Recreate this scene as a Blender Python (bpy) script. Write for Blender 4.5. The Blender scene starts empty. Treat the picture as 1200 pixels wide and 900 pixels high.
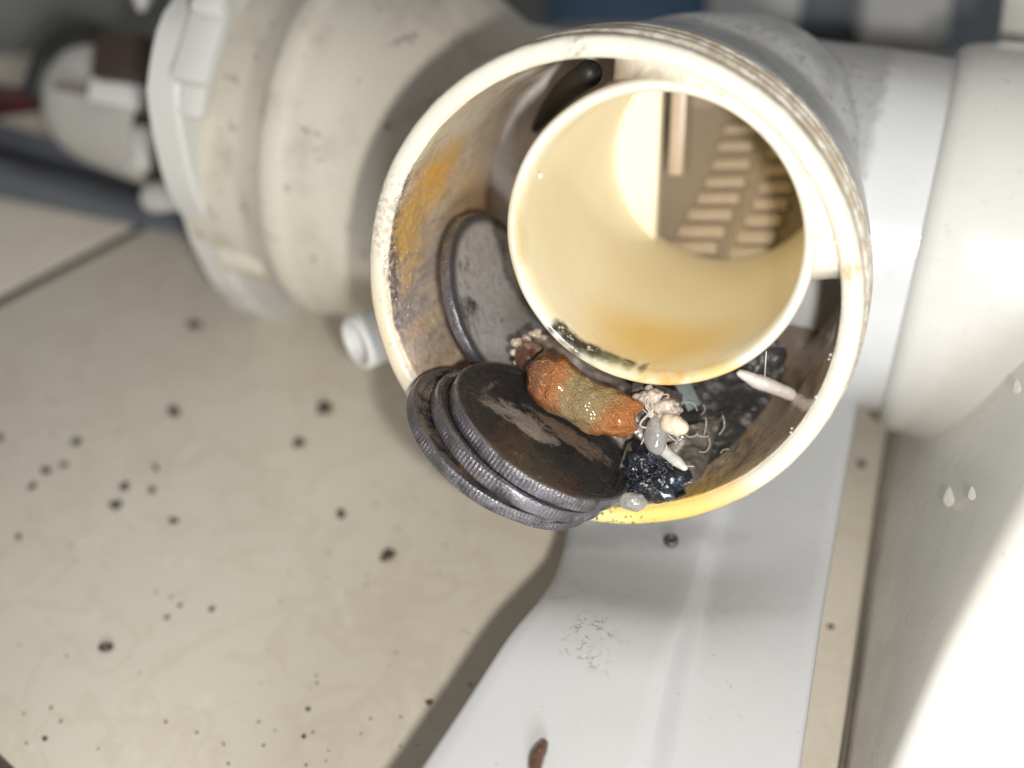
import bpy, bmesh, math, random
import numpy as np
from mathutils import Vector, Matrix, noise as mn

rnd = random.Random(7)
C = bpy.context.scene
COL = C.collection
PI = math.pi

# ------------------------------------------------------------------ camera, world, lamps, exposure
F_PX = 1450.0                       # focal length in pixels of the 1200 px wide photograph
PITCH = math.radians(40)            # camera looks down this much
CAM_H = 145.0                       # mm above the floor tiles
cam_d = bpy.data.cameras.new('camera')
cam = bpy.data.objects.new('camera', cam_d); COL.objects.link(cam)
cam.location = (0, 0, CAM_H * .001)
cam.rotation_euler = (PI / 2 - PITCH, 0, 0)
cam_d.sensor_width = 36; cam_d.lens = F_PX / 1200 * 36
cam_d.clip_start = .005; cam_d.clip_end = 20
cam_d.dof.use_dof = True; cam_d.dof.focus_distance = .149
cam_d.dof.aperture_fstop = cam_d.lens / 4.4
C.camera = cam
C.render.resolution_x, C.render.resolution_y = 1024, 768

w = bpy.data.worlds.new('World'); C.world = w; w.use_nodes = True
bg = w.node_tree.nodes['Background']; bg.inputs[0].default_value = (1, .985, .96, 1); bg.inputs[1].default_value = .19

RX = np.array([1, 0, 0.]); UP = np.array([0, math.sin(PITCH), math.cos(PITCH)]); BK = np.array([0, -math.cos(PITCH), math.sin(PITCH)])
CR = np.stack([RX, UP, BK], 1)      # columns: right, up, back
CL = np.array([0, 0, CAM_H])
def to_world(v): return (CR @ np.asarray(v, float).T).T + CL          # photo frame mm -> world mm
def to_cam(v): return (CR.T @ (np.asarray(v, float) - CL).T).T
def P(px, py, d): return np.array([(px - 600) / F_PX * d, (450 - py) / F_PX * d, -d])
def FL(px, py, z=0.):               # pixel on the plane z -> world mm
    t = (py - 450) / F_PX; d = (CAM_H - z) / (math.sin(PITCH) + t * math.cos(PITCH))
    return to_world(P(px, py, d))

def lamp(name, p, target, size, power, col, shape='DISK'):
    l = bpy.data.lights.new(name, 'AREA'); l.shape = shape; l.size = size * .001; l.energy = power; l.color = col
    o = bpy.data.objects.new(name, l); COL.objects.link(o)
    a, b = Vector(to_world(p) * .001), Vector(to_world(target) * .001)
    o.location = a; o.rotation_euler = (b - a).to_track_quat('-Z', 'Y').to_euler()
    return o
lamp('flash_lamp', (13, -10, 0), (15, 0, -160), 6, .21, (1, .965, .90))
lamp('fill_lamp', (25, -120, 95), (0, 10, -170), 70, .42, (.94, .97, 1), 'SQUARE')  # added fill, low in front: brightens the tubes, gives coin edges glints
C.view_settings.view_transform = 'Standard'; C.view_settings.look = 'None'
C.view_settings.exposure = .26; C.view_settings.gamma = 1
C.render.engine = 'CYCLES'
C.cycles.max_bounces = 10; C.cycles.diffuse_bounces = 6; C.cycles.transmission_bounces = 8
C.cycles.caustics_reflective = False; C.cycles.caustics_refractive = False
C.cycles.use_denoising = True
C.cycles.sample_clamp_indirect = 6

# ------------------------------------------------------------------ node helper
class T:
    """small wrapper: builds one Principled material; coordinates are millimetres in the object's own frame"""
    def __init__(s, name, rough=.4, spec=.5, metal=0., world=False):
        s.m = bpy.data.materials.new(name); s.m.use_nodes = True
        s.t = s.m.node_tree; s.n = s.t.nodes; s.b = s.n['Principled BSDF']
        s.b.inputs['Roughness'].default_value = rough; s.b.inputs['Metallic'].default_value = metal
        s.b.inputs['Specular IOR Level'].default_value = spec
        if world: src = s.n.new('ShaderNodeNewGeometry').outputs['Position']
        else: src = s.n.new('ShaderNodeTexCoord').outputs['Object']
        v = s.n.new('ShaderNodeVectorMath'); v.operation = 'SCALE'; s.t.links.new(src, v.inputs[0]); v.inputs['Scale'].default_value = 1000
        s.pos = v.outputs[0]
    def lk(s, a, b):
        if hasattr(a, 'is_output'): s.t.links.new(a, b)
        elif isinstance(a, tuple): b.default_value = (*a, 1) if len(a) == 3 and b.type == 'RGBA' else a
        else: b.default_value = a
    def noise(s, wl, detail=4, rough=.55, vec=None, color=False, dist=0.):
        n = s.n.new('ShaderNodeTexNoise'); n.inputs['Scale'].default_value = 1 / wl; n.inputs['Detail'].default_value = detail
        n.inputs['Roughness'].default_value = rough; n.inputs['Distortion'].default_value = dist
        s.lk(vec if vec is not None else s.pos, n.inputs['Vector'])
        return n.outputs['Color' if color else 0]
    def voro(s, wl, vec=None, feature='F1'):
        n = s.n.new('ShaderNodeTexVoronoi'); n.feature = feature; n.inputs['Scale'].default_value = 1 / wl
        s.lk(vec if vec is not None else s.pos, n.inputs['Vector']); return n.outputs['Distance']
    def vm(s, op, a, b=None, sc=None):
        n = s.n.new('ShaderNodeVectorMath'); n.operation = op; s.lk(a, n.inputs[0])
        if b is not None: s.lk(b, n.inputs[1])
        if sc is not None: n.inputs['Scale'].default_value = sc
        return n.outputs[1] if op in ('LENGTH', 'DISTANCE', 'DOT_PRODUCT') else n.outputs[0]
    def ma(s, op, a, b=0., c=None, clamp=False):
        n = s.n.new('ShaderNodeMath'); n.operation = op; n.use_clamp = clamp; s.lk(a, n.inputs[0]); s.lk(b, n.inputs[1])
        if c is not None: s.lk(c, n.inputs[2])
        return n.outputs[0]
    def mr(s, v, a, b, c=0., d=1.):
        n = s.n.new('ShaderNodeMapRange'); n.interpolation_type = 'SMOOTHSTEP'
        for x, i in ((v, 0), (a, 1), (b, 2), (c, 3), (d, 4)): s.lk(x, n.inputs[i])
        return n.outputs[0]
    def mul(s, *a):
        r = a[0]
        for x in a[1:]: r = s.ma('MULTIPLY', r, x)
        return r
    def mix(s, fac, a, b, mode='MIX'):
        n = s.n.new('ShaderNodeMix'); n.data_type = 'RGBA'; n.blend_type = mode
        s.lk(fac, n.inputs[0]); s.lk(a, n.inputs[6]); s.lk(b, n.inputs[7]); return n.outputs[2]
    def stretch(s, k):          # position scaled per axis
        return s.vm('MULTIPLY', s.pos, k)
    def warp(s, amp, wl):
        c = s.noise(wl, 3, .6, color=True)
        return s.vm('ADD', s.pos, s.vm('SCALE', s.vm('SUBTRACT', c, (.5, .5, .5)), sc=amp * 2))
    def blob(s, c, r, soft=.4, vec=None):
        """1 inside the ellipsoid c, r; soft edge"""
        if not hasattr(r, '__len__'): r = (r, r, r)
        d = s.vm('MULTIPLY', s.vm('SUBTRACT', vec if vec is not None else s.pos, tuple(c)), tuple(1 / x for x in r))
        return s.mr(s.vm('LENGTH', d), 1 + soft, 1 - soft)
    def xyz(s):
        n = s.n.new('ShaderNodeSeparateXYZ'); s.lk(s.pos, n.inputs[0]); return n.outputs
    def rad(s):
        x = s.xyz(); return s.ma('SQRT', s.ma('ADD', s.ma('MULTIPLY', x[0], x[0]), s.ma('MULTIPLY', x[1], x[1])))
    def col(s, c): s.lk(c, s.b.inputs['Base Color'])
    def rough(s, v): s.lk(v, s.b.inputs['Roughness'])
    def bump(s, h, dist_mm, strength=1.):
        n = s.n.new('ShaderNodeBump'); n.inputs['Distance'].default_value = dist_mm * .001; n.inputs['Strength'].default_value = strength
        s.lk(h, n.inputs['Height']); s.lk(n.outputs[0], s.b.inputs['Normal'])
    def coat(s, w, r=.05):
        s.lk(w, s.b.inputs['Coat Weight']); s.b.inputs['Coat Roughness'].default_value = r

# ------------------------------------------------------------------ mesh helpers (all numbers mm)
def frame(o, z, xhint):
    z = np.array(z, float); z /= np.linalg.norm(z)
    x = np.array(xhint, float); x -= z * x.dot(z); x /= np.linalg.norm(x)
    m = np.eye(4); m[:3, 0], m[:3, 1], m[:3, 2], m[:3, 3] = x, np.cross(z, x), z, o
    return m
def inv(fr, p):
    return fr[:3, :3].T @ (np.asarray(p, float) - fr[:3, 3])
def app(fr, p): return fr[:3, :3] @ np.asarray(p, float) + fr[:3, 3]
def wmat(fr, world=False):
    m = np.eye(4)
    if world: m[:3, :3], m[:3, 3] = fr[:3, :3], fr[:3, 3] * .001
    else: m[:3, :3], m[:3, 3] = CR @ fr[:3, :3], to_world(fr[:3, 3]) * .001
    return Matrix(m.tolist())
WM = {}
def place(o, M, parent):
    WM[o.name] = M
    if parent: o.parent = parent; o.matrix_basis = WM[parent.name].inverted() @ M
    else: o.matrix_basis = M
def empty(name, M):
    o = bpy.data.objects.new(name, None); o.empty_display_size = .01; COL.objects.link(o); place(o, M, None); return o
def mk(name, V, Fc, mat, fr=None, parent=None, world=False, smooth=True, sharp=None):
    """one mesh object; V in the frame fr (fr None: V in photo frame or world, origin put at their middle)"""
    V = np.asarray(V, float)
    if fr is None:
        fr = np.eye(4); c = (V.min(0) + V.max(0)) / 2; fr[:3, 3] = c; V = V - c
    me = bpy.data.meshes.new(name); me.from_pydata((V * .001).tolist(), [], [list(map(int, f)) for f in Fc]); me.update()
    bm = bmesh.new(); bm.from_mesh(me); bmesh.ops.recalc_face_normals(bm, faces=bm.faces); bm.to_mesh(me); bm.free()
    if smooth: me.shade_smooth()
    if sharp: me.set_sharp_from_angle(angle=math.radians(sharp))
    me.materials.append(mat)
    o = bpy.data.objects.new(name, me); COL.objects.link(o); place(o, wmat(fr, world), parent)
    return o
def tag(o, label=None, cat=None, group=None, kind=None):
    for k, v in (('label', label), ('category', cat), ('group', group), ('kind', kind)):
        if v: o[k] = v
    return o
def nz(p, wl, seed=0.): return mn.noise(Vector((p[0] / wl + seed * 7.13, p[1] / wl - seed * 3.7, p[2] / wl + seed * 1.9)))
def fbm(p, wl, seed=0., oct=4):
    s, a = 0, 1
    for i in range(oct): s += a * nz(p, wl / 2 ** i, seed + i); a *= .5
    return s
def lathe(prof, seg=128, closed=False, a0=0., a1=2 * PI):
    """profile of (r, z) turned about z"""
    full = abs(a1 - a0 - 2 * PI) < 1e-6; n = len(prof); m = seg if full else seg + 1
    V = [(r * math.cos(a0 + (a1 - a0) * i / seg), r * math.sin(a0 + (a1 - a0) * i / seg), z) for i in range(m) for r, z in prof]
    Fc = []
    for i in range(seg):
        j = (i + 1) % m
        for k in range(n if closed else n - 1):
            l = (k + 1) % n
            Fc.append((i * n + k, j * n + k, j * n + l, i * n + l))
    return V, Fc
def dense(prof, step):
    out = []
    for (r0, z0), (r1, z1) in zip(prof, prof[1:]):
        k = max(1, int(math.hypot(r1 - r0, z1 - z0) / step))
        out += [(r0 + (r1 - r0) * i / k, z0 + (z1 - z0) * i / k) for i in range(k)]
    return out + [prof[-1]]
def rounded(prof, rad, n=4):
    """round the inner corners of an open profile"""
    out = [prof[0]]
    for a, b, c in zip(prof, prof[1:], prof[2:]):
        a, b, c = map(np.array, (a, b, c)); u, v = a - b, c - b; lu, lv = np.linalg.norm(u), np.linalg.norm(v)
        t = min(rad, lu * .45, lv * .45); p, q = b + u / lu * t, b + v / lv * t
        for i in range(n + 1):
            s = i / n; out.append(tuple(p * (1 - s) ** 2 + 2 * b * s * (1 - s) + q * s * s))
    return out + [prof[-1]]
def box(cx, cy, cz, sx, sy, sz, bev=.4):
    """bevelled box verts/faces through bmesh"""
    bm = bmesh.new(); bmesh.ops.create_cube(bm, size=1)
    for v in bm.verts: v.co = Vector((cx + v.co.x * sx, cy + v.co.y * sy, cz + v.co.z * sz))
    if bev: bmesh.ops.bevel(bm, geom=bm.edges[:], offset=bev, segments=2, affect='EDGES', profile=.6)
    bm.verts.ensure_lookup_table(); V = [tuple(v.co) for v in bm.verts]; Fc = [[v.index for v in f.verts] for f in bm.faces]; bm.free()
    return V, Fc
def join(*parts):
    V, Fc = [], []
    for v, f in parts:
        o = len(V); V += list(map(tuple, v)); Fc += [[i + o for i in x] for x in f]
    return V, Fc
def tube(pts, rads, seg=14, sub=6, caps=True):
    """smooth tube through pts"""
    pts = [np.array(p, float) for p in pts]
    if not hasattr(rads, '__len__'): rads = [rads] * len(pts)
    Q, R = [], []
    for i in range(len(pts) - 1):
        p0, p1, p2, p3 = pts[max(i - 1, 0)], pts[i], pts[i + 1], pts[min(i + 2, len(pts) - 1)]
        for k in range(sub):
            t = k / sub
            Q.append(.5 * (2 * p1 + (p2 - p0) * t + (2 * p0 - 5 * p1 + 4 * p2 - p3) * t * t + (3 * p1 - p0 - 3 * p2 + p3) * t ** 3))
            R.append(rads[i] * (1 - t) + rads[i + 1] * t)
    Q.append(pts[-1]); R.append(rads[-1])
    if caps:
        d0 = Q[0] - Q[1]; d0 /= np.linalg.norm(d0); d1 = Q[-1] - Q[-2]; d1 /= np.linalg.norm(d1)
        q0, r0, q1, r1 = Q[0], R[0], Q[-1], R[-1]
        pre = [(q0 + d0 * r0 * math.sin(a), r0 * math.cos(a)) for a in (1.5, 1.1, .7, .35)]
        post = [(q1 + d1 * r1 * math.sin(a), r1 * math.cos(a)) for a in (.35, .7, 1.1, 1.5)]
        Q = [p[0] for p in pre] + Q + [p[0] for p in post]; R = [max(p[1], .01) for p in pre] + R + [max(p[1], .01) for p in post]
    V, Fc = [], []; x = None
    for i, q in enumerate(Q):
        d = Q[min(i + 1, len(Q) - 1)] - Q[max(i - 1, 0)]; d /= np.linalg.norm(d)
        if x is None: x = np.cross(d, (.3, .5, .8))
        x = x - d * x.dot(d); x /= np.linalg.norm(x); y = np.cross(d, x)
        V += [q + R[i] * (math.cos(2 * PI * k / seg) * x + math.sin(2 * PI * k / seg) * y) for k in range(seg)]
    for i in range(len(Q) - 1):
        for k in range(seg):
            l = (k + 1) % seg; Fc.append((i * seg + k, i * seg + l, i * seg + seg + l, i * seg + seg + k))
    Fc.append(list(range(seg))); Fc.append([(len(Q) - 1) * seg + k for k in range(seg)])
    return V, Fc
def lump(c, r, rot=None, sub=4, amp=.2, wl=2., seed=1, oct=3):
    """noisy ellipsoid"""
    bm = bmesh.new(); bmesh.ops.create_icosphere(bm, subdivisions=sub, radius=1)
    V = []
    R = np.eye(3) if rot is None else rot
    for v in bm.verts:
        u = np.array(v.co); q = u * np.array(r); k = 1 + amp * fbm(q, wl, seed, oct)
        V.append(R @ (q * k) + np.array(c))
    Fc = [[v.index for v in f.verts] for f in bm.faces]; bm.free(); return V, Fc
def loft(rows, closed=False):
    n = len(rows[0]); V = [p for r in rows for p in r]; Fc = []
    for i in range(len(rows) - 1):
        for k in range(n - 1): Fc.append((i * n + k, i * n + k + 1, (i + 1) * n + k + 1, (i + 1) * n + k))
    return V, Fc
def crom(pts, sub):
    pts = [np.array(p, float) for p in pts]; Q = []
    for i in range(len(pts) - 1):
        p0, p1, p2, p3 = pts[max(i - 1, 0)], pts[i], pts[i + 1], pts[min(i + 2, len(pts) - 1)]
        for k in range(sub):
            t = k / sub; Q.append(.5 * (2 * p1 + (p2 - p0) * t + (2 * p0 - 5 * p1 + 4 * p2 - p3) * t * t + (3 * p1 - p0 - 3 * p2 + p3) * t ** 3))
    Q.append(pts[-1]); return Q

# ------------------------------------------------------------------ frames
TF = frame(P(704, 349, 145), (-.35, -.40, 1), (1, 0, 0))      # filter tube: z towards the viewer, depth = -z
CF = P(330, 155, 224); CRt = P(1098, 284, 194)
AX = (CRt - CF) / np.linalg.norm(CRt - CF); AXL = np.linalg.norm(CRt - CF)
PF = frame(CF, AX, (0, 1, 0))                                       # pump axis: z from the motor to the outlet, x up, y towards...
IN_O = np.array([5.9, 7.15, 0])
S_IN = max(inv(PF, app(TF, (IN_O[0], IN_O[1], z)))[2] for z in (-30, -66)) + 18.8
def ray_local(fr, px, py):
    o = inv(fr, (0, 0, 0)); d = fr[:3, :3].T @ P(px, py, 1.); return o, d
def wall_hit(px, py, r=27.1, fr=TF, c=(0, 0)):
    """where the ray of a pixel meets the inside of a cylinder about z of the frame (farther hit), in local mm"""
    o, d = ray_local(fr, px, py); ox, oy = o[0] - c[0], o[1] - c[1]
    A, B, Cc = d[0] ** 2 + d[1] ** 2, ox * d[0] + oy * d[1], ox * ox + oy * oy - r * r
    t = (-B + math.sqrt(max(B * B - A * Cc, 0))) / A
    return o + d * t
def plane_hit(px, py, z, fr=TF):
    o, d = ray_local(fr, px, py); t = (z - o[2]) / d[2]; return o + d * t

# ------------------------------------------------------------------ materials
def m_simple(name, c, rough=.4, var=.12, wl=8., **k):
    t = T(name, rough, **k); n = t.noise(wl, 5)
    t.col(t.mix(n, tuple(x * (1 - var) for x in c), tuple(min(1, x * (1 + var)) for x in c))); return t

def mat_floor():
    t = T('tile_glaze', .32, world=True)
    w_ = t.warp(10, 22); big = t.noise(38, 4, .55, w_); fine = t.noise(5, 5, .65, w_); vein = t.noise(20, 5, .6, t.warp(16, 30))
    c = t.mix(big, (.64, .578, .475), (.74, .685, .585))
    c = t.mix(t.mr(t.ma('ABSOLUTE', t.ma('SUBTRACT', vein, .5)), .05, .0, 0, .22), c, (.53, .45, .34))
    c = t.mix(t.ma('MULTIPLY', t.mr(fine, .56, .72), .45), c, (.80, .755, .67))
    c = t.mix(t.ma('MULTIPLY', t.mr(t.noise(1.1, 4, .7), .60, .74), .22), c, (.26, .22, .17))
    t.col(c); t.rough(t.mr(fine, .3, .7, .25, .42)); t.bump(t.noise(3, 3), .03, .4); return t.m
def mat_grout():
    t = T('grout', .9, world=True); t.col(t.mix(t.noise(2, 5), (.05, .042, .034), (.10, .088, .07))); t.bump(t.noise(.8), .3); return t.m
def mat_rail():
    t = T('rail_enamel', .34, world=True)
    c = t.mix(t.noise(24, 3), (.45, .454, .46), (.52, .522, .525))
    g = FL(693, 745, 27); wv = t.warp(2.2, 3.)
    sc = t.ma('ABSOLUTE', t.ma('SUBTRACT', t.noise(3.6, 4, .6, t.warp(1.6, 2.2)), .5))
    s = t.mul(t.mr(sc, .026, .0), t.mr(t.noise(1.3, 3, .6), .36, .6), t.blob(g, (2.8, 4.2, 9), .7, wv), .95)
    c = t.mix(s, c, (.10, .085, .08))
    g2 = FL(655, 690, 25); c = t.mix(t.mul(t.blob(g2, (12, 3, 6), .5, wv), t.mr(t.noise(4, 5, .7), .45, .75), .45), c, (.28, .27, .26))
    g3 = FL(845, 745, 23); c = t.mix(t.mul(t.blob(g3, (2.5, 16, 6), .7, wv), t.mr(t.noise(2, 5, .7), .55, .75), .5), c, (.33, .31, .28))
    c = t.mix(t.mul(t.mr(t.noise(1.2, 3, .6), .68, .78), .5), c, (.22, .19, .17))
    g4 = FL(720, 622, 19); c = t.mix(t.mul(t.blob(g4, (16, 3, 5), .6, wv), .55), c, (.24, .24, .24))
    t.col(c); t.rough(t.mr(t.noise(6, 4), .3, .7, .26, .42)); t.bump(t.noise(10, 2), .1, .3); return t.m
def mat_panel():
    t = T('casing_enamel', .30, world=True)
    c = t.mix(t.noise(45, 3), (.76, .745, .69), (.82, .81, .77))
    c = t.mix(t.mul(t.mr(t.noise(1.6, 4, .7), .64, .76), .35), c, (.30, .27, .23))
    t.col(c); t.rough(t.mr(t.noise(9, 3), .3, .7, .22, .36)); t.bump(t.noise(14, 2), .12, .4); return t.m

def mat_tube():
    t = T('tube_plastic', .3); x = t.xyz(); r = t.rad(); wv = t.warp(1.6, 3.4); fine = t.noise(.9, 5, .7); mid = t.noise(3.2, 5, .65)
    inside = t.mul(t.mr(r, 27.55, 27.35), t.mr(t.ma('ADD', x[2], t.ma('MULTIPLY', mid, 1.6)), .55, -.1))
    outside = t.mr(r, 29.6, 29.75)
    # clean plastic
    c = t.mix(t.noise(9, 3), (.61, .575, .485), (.67, .645, .565))
    # stains on the rim (front face)
    q = lambda px, py: plane_hit(px, py, 0)
    c = t.mix(t.mul(t.blob(q(775, 600), (9, 3.4, 3), .5, wv), .9), c, (.76, .55, .13))
    c = t.mix(t.mul(t.blob(q(830, 578), (6, 3, 3), .6, wv), .75), c, (.72, .50, .16))
    c = t.mix(t.mul(t.blob(q(455, 400), (3.2, 10, 3), .5, wv), .6), c, (.70, .56, .36))
    c = t.mix(t.mul(t.blob(q(690, 607), (6, 1.8, 3), .5, wv), .8), c, (.74, .66, .25))
    c = t.mix(t.mul(t.blob(q(448, 250), (1.6, 9, 3), .5, wv), t.mr(fine, .45, .62), .6), c, (.36, .26, .17))
    c = t.mix(t.mul(t.blob(q(715, 606), (7, 1.6, 3), .5, wv), t.mr(fine, .54, .60), .9), c, (.07, .05, .035))
    c = t.mix(t.mul(t.blob(q(675, 55), (1.0, 2.2, 3), .5, wv), t.mr(fine, .45, .6), .6), c, (.24, .18, .12))
    c = t.mix(t.mul(t.blob(q(1000, 318), (.9, 1.2, 3), .4, wv), .7), c, (.55, .33, .12))
    c = t.mix(t.mul(t.mr(t.noise(.7, 3, .6), .70, .78), .5), c, (.25, .17, .10))
    # threads outside: brown dirt in the grooves
    og = t.mul(outside, t.mr(t.noise(2.2, 5, .7, t.stretch((1, 1, 2.5))), .36, .60), .85)
    c = t.mix(og, c, (.34, .27, .19))
    # slime inside
    st = t.noise(2.6, 5, .65, t.stretch((1.1, 1.1, .28))); st2 = t.noise(1.2, 5, .7, t.stretch((1.2, 1.2, .35)))
    mk_ = t.mix(t.mr(st, .3, .7), (.62, .47, .33), (.86, .73, .55))
    mk_ = t.mix(t.mul(t.mr(st2, .52, .66), .7), mk_, (.42, .35, .31)); mk_ = t.mix(t.mul(t.mr(t.noise(1.8, 5, .7, t.stretch((1.2, 1.2, .3))), .56, .72), .8), mk_, (.78, .70, .60))
    mk_ = t.mix(t.mul(t.mr(t.noise(4.5, 5, .65, t.vm('ADD', t.stretch((1.1, 1.1, .3)), (31, 7, 3))), .50, .68), .65), mk_, (.72, .43, .13))
    mk_ = t.mix(t.mul(t.mr(t.noise(3.4, 5, .7, t.vm('ADD', t.stretch((1.2, 1.2, .3)), (11, 17, 3))), .56, .70), .7), mk_, (.30, .20, .12))
    def add(px, py, rr, col, f, soft=.5, extra=None):
        nonlocal mk_
        m = t.mul(t.blob(wall_hit(px, py), rr, soft, wv), f)
        if extra is not None: m = t.mul(m, extra)
        mk_ = t.mix(m, mk_, col)
    add(560, 130, (6.5, 6, 13), (.90, .80, .62), .85)
    add(520, 150, (5, 5, 6), (.92, .78, .52), .8)
    add(610, 115, (3.5, 3, 6), (.56, .43, .32), .6)
    add(512, 205, (3.4, 5.2, 6.5), (.95, .50, .05), .95, .8, t.mr(st, .28, .5))
    add(545, 225, (3.4, 5, 6), (.80, .47, .16), .7, .8, t.mr(st, .35, .6))
    add(482, 285, (3, 5, 4.5), (.88, .58, .25), .8, .7)
    add(478, 265, (2.8, 5, 5), (.74, .46, .14), .85, .5)
    add(468, 400, (4, 9, 7), (.68, .54, .46), .7)
    add(500, 345, (4, 9, 9), (.33, .285, .30), .85, .6, t.mr(st, .4, .6))
    add(458, 320, (2.2, 9, 2.6), (.15, .13, .14), .95, .5, t.mr(fine, .38, .55))
    add(468, 225, (2, 7, 2.4), (.20, .165, .16), .95, .5, t.mr(fine, .38, .55))
    add(570, 240, (3, 5, 8), (.62, .38, .20), .8)
    add(590, 160, (3, 4, 9), (.60, .44, .33), .6, .7, t.mr(st, .4, .6))
    add(840, 570, (7, 4.5, 6), (.74, .45, .10), .9, .6)
    add(800, 590, (4.5, 2.6, 3), (.66, .42, .10), .9, .5)
    add(900, 520, (7, 7, 12), (.58, .44, .32), .7)
    add(960, 400, (4, 8, 10), (.52, .37, .24), .8)
    mk_ = t.mix(t.mul(t.blob(wall_hit(850, 540), (8, 4, 6), .5, wv), t.mr(st2, .42, .62), .6), mk_, (.12, .09, .07))
    c = t.mix(inside, c, mk_)
    t.col(c); t.rough(t.ma('ADD', t.mr(mid, .3, .7, .20, .36), t.mul(inside, .06)))
    t.b.inputs['Subsurface Weight'].default_value = .12; t.b.inputs['Subsurface Radius'].default_value = (.0016, .0012, .0007)
    t.coat(t.ma('ADD', t.mr(mid, .45, .65, .05, .4), t.mul(inside, .5)), .04)
    t.bump(t.ma('ADD', t.mul(inside, t.ma('ADD', t.ma('MULTIPLY', st2, 1.5), fine)), t.mul(mid, .35)), .45, .8); return t.m
def mat_inner():
    t = T('inner_plastic', .24); wv = t.warp(1.2, 3.); fine = t.noise(.8, 5, .7); mid = t.noise(5, 4, .6)
    x = t.xyz(); ox, oy = float(IN_O[0]), float(IN_O[1])
    rr = t.vm('LENGTH', t.vm('MULTIPLY', t.vm('SUBTRACT', t.pos, (ox, oy, 0)), (1, 1, 0)))
    ins = t.mul(t.mr(rr, 17.1, 16.7), t.mr(x[2], -1.0, -2.6))
    c = t.mix(mid, (.63, .605, .515), (.68, .655, .585))
    cin = t.mix(t.noise(14, 3), (.89, .80, .56), (.90, .83, .64))
    c = t.mix(ins, c, cin)
    h = lambda px, py: wall_hit(px, py, 16.6, TF, (ox, oy)); f = lambda px, py: plane_hit(px, py, -1.2)
    c = t.mix(t.mul(t.blob(h(775, 405), (9, 5, 8), .8, wv), .75), c, (.80, .52, .10))
    c = t.mix(t.mul(t.blob(h(720, 425), (9, 5, 4), .7, wv), t.mr(mid, .4, .6), .4), c, (.72, .52, .16))
    c = t.mix(t.mul(t.blob(h(640, 240), (4, 9, 12), .7, wv), .25), c, (.66, .58, .30))
    # black mould streak on the lower lip, orange stain beside it
    for px, py, ra in ((655, 384, 1.0), (668, 395, 1.4), (682, 405, 1.6), (698, 413, 1.6), (716, 421, 1.4), (736, 427, 1.0), (754, 431, .6)):
        c = t.mix(t.mul(t.blob(h(px, py), (ra, ra * .9, 1.5), .5, wv), t.mr(fine, .30, .46), .97), c, (.012, .014, .016))
    c = t.mix(t.mul(t.blob(f(690, 436), (7, 1.6, 3), .5, wv), .55), c, (.60, .60, .36))
    c = t.mix(t.mul(t.blob(f(800, 455), (5.5, 1.6, 3), .7, wv), t.mr(t.noise(1.4, 5, .7), .30, .62), .95), c, (.74, .34, .04))
    c = t.mix(t.mul(t.blob(f(850, 440), (3.5, 1.6, 3), .6, wv), .8), c, (.74, .50, .16))
    c = t.mix(t.mul(t.blob(f(602, 300), (1., 8, 3), .6, wv), .6), c, (.60, .47, .24))
    c = t.mix(t.mul(t.blob(f(900, 165), (2.0, 2.0, 3), .6, wv), t.mr(fine, .5, .6), .5), c, (.40, .38, .36))
    out = t.mul(t.mr(rr, 17.9, 18.3), t.mr(x[2], -1.6, -3.)); c = t.mix(t.mul(out, t.mr(mid, .25, .7, .5, .95)), c, (.46, .35, .22))
    t.col(c); t.rough(t.mix(ins, t.mr(mid, .3, .7, .16, .30), t.mr(mid, .3, .7, .42, .55)))
    t.coat(.18, .12); t.bump(t.noise(2.2, 4), .10, .5); return t.m
def mat_annulus():
    t = T('annulus_plastic', .28); n = t.noise(3, 5, .65)
    c = t.mix(n, (.56, .56, .55), (.72, .70, .66)); c = t.mix(t.mul(t.mr(t.noise(1.2, 5, .7), .5, .7), .5), c, (.36, .33, .29))
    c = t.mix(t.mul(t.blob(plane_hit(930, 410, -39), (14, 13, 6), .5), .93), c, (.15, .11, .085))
    t.col(c); t.coat(.4); t.bump(n, .4); return t.m
def mat_web():
    t = T('web_plastic', .3); n = t.noise(2.4, 5, .65); wv = t.warp(1, 2)
    c = t.mix(t.noise(5, 4), (.74, .68, .55), (.82, .78, .68))
    c = t.mix(t.mul(t.blob(plane_hit(745, 100, -1.5), (8, 2.2, 3), .6, wv), t.mr(n, .3, .55), .85), c, (.42, .35, .27))
    c = t.mix(t.mul(t.blob(plane_hit(790, 106, -1.5), (3.2, .8, 3), .5, wv), t.mr(n, .4, .55), .8), c, (.28, .19, .10))
    t.col(c); t.coat(.3); t.bump(n, .2); return t.m
def mat_chamber():
    t = T('chamber_plastic', .45); n = t.noise(6, 4); t.col(t.mix(n, (.30, .235, .165), (.38, .305, .22))); t.coat(.2, .2); return t.m
def mat_bar():
    t = T('grille_plastic', .38); n = t.noise(3, 4); t.col(t.mix(n, (.44, .355, .265), (.54, .44, .335))); t.coat(.2, .2); return t.m
def mat_motor():
    t = T('motor_plastic', .42); wv = t.warp(3, 6)
    c = t.mix(t.noise(30, 3), (.56, .515, .43), (.63, .59, .51))
    c = t.mix(t.mul(t.mr(t.noise(9, 5, .6), .52, .72), .55), c, (.38, .33, .27))
    c = t.mix(t.mul(t.mr(t.noise(3.2, 4, .6), .60, .74), .8), c, (.16, .135, .11))
    t.col(c); t.coat(.1, .2); t.bump(t.noise(6, 3), .2, .4); return t.m
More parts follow.
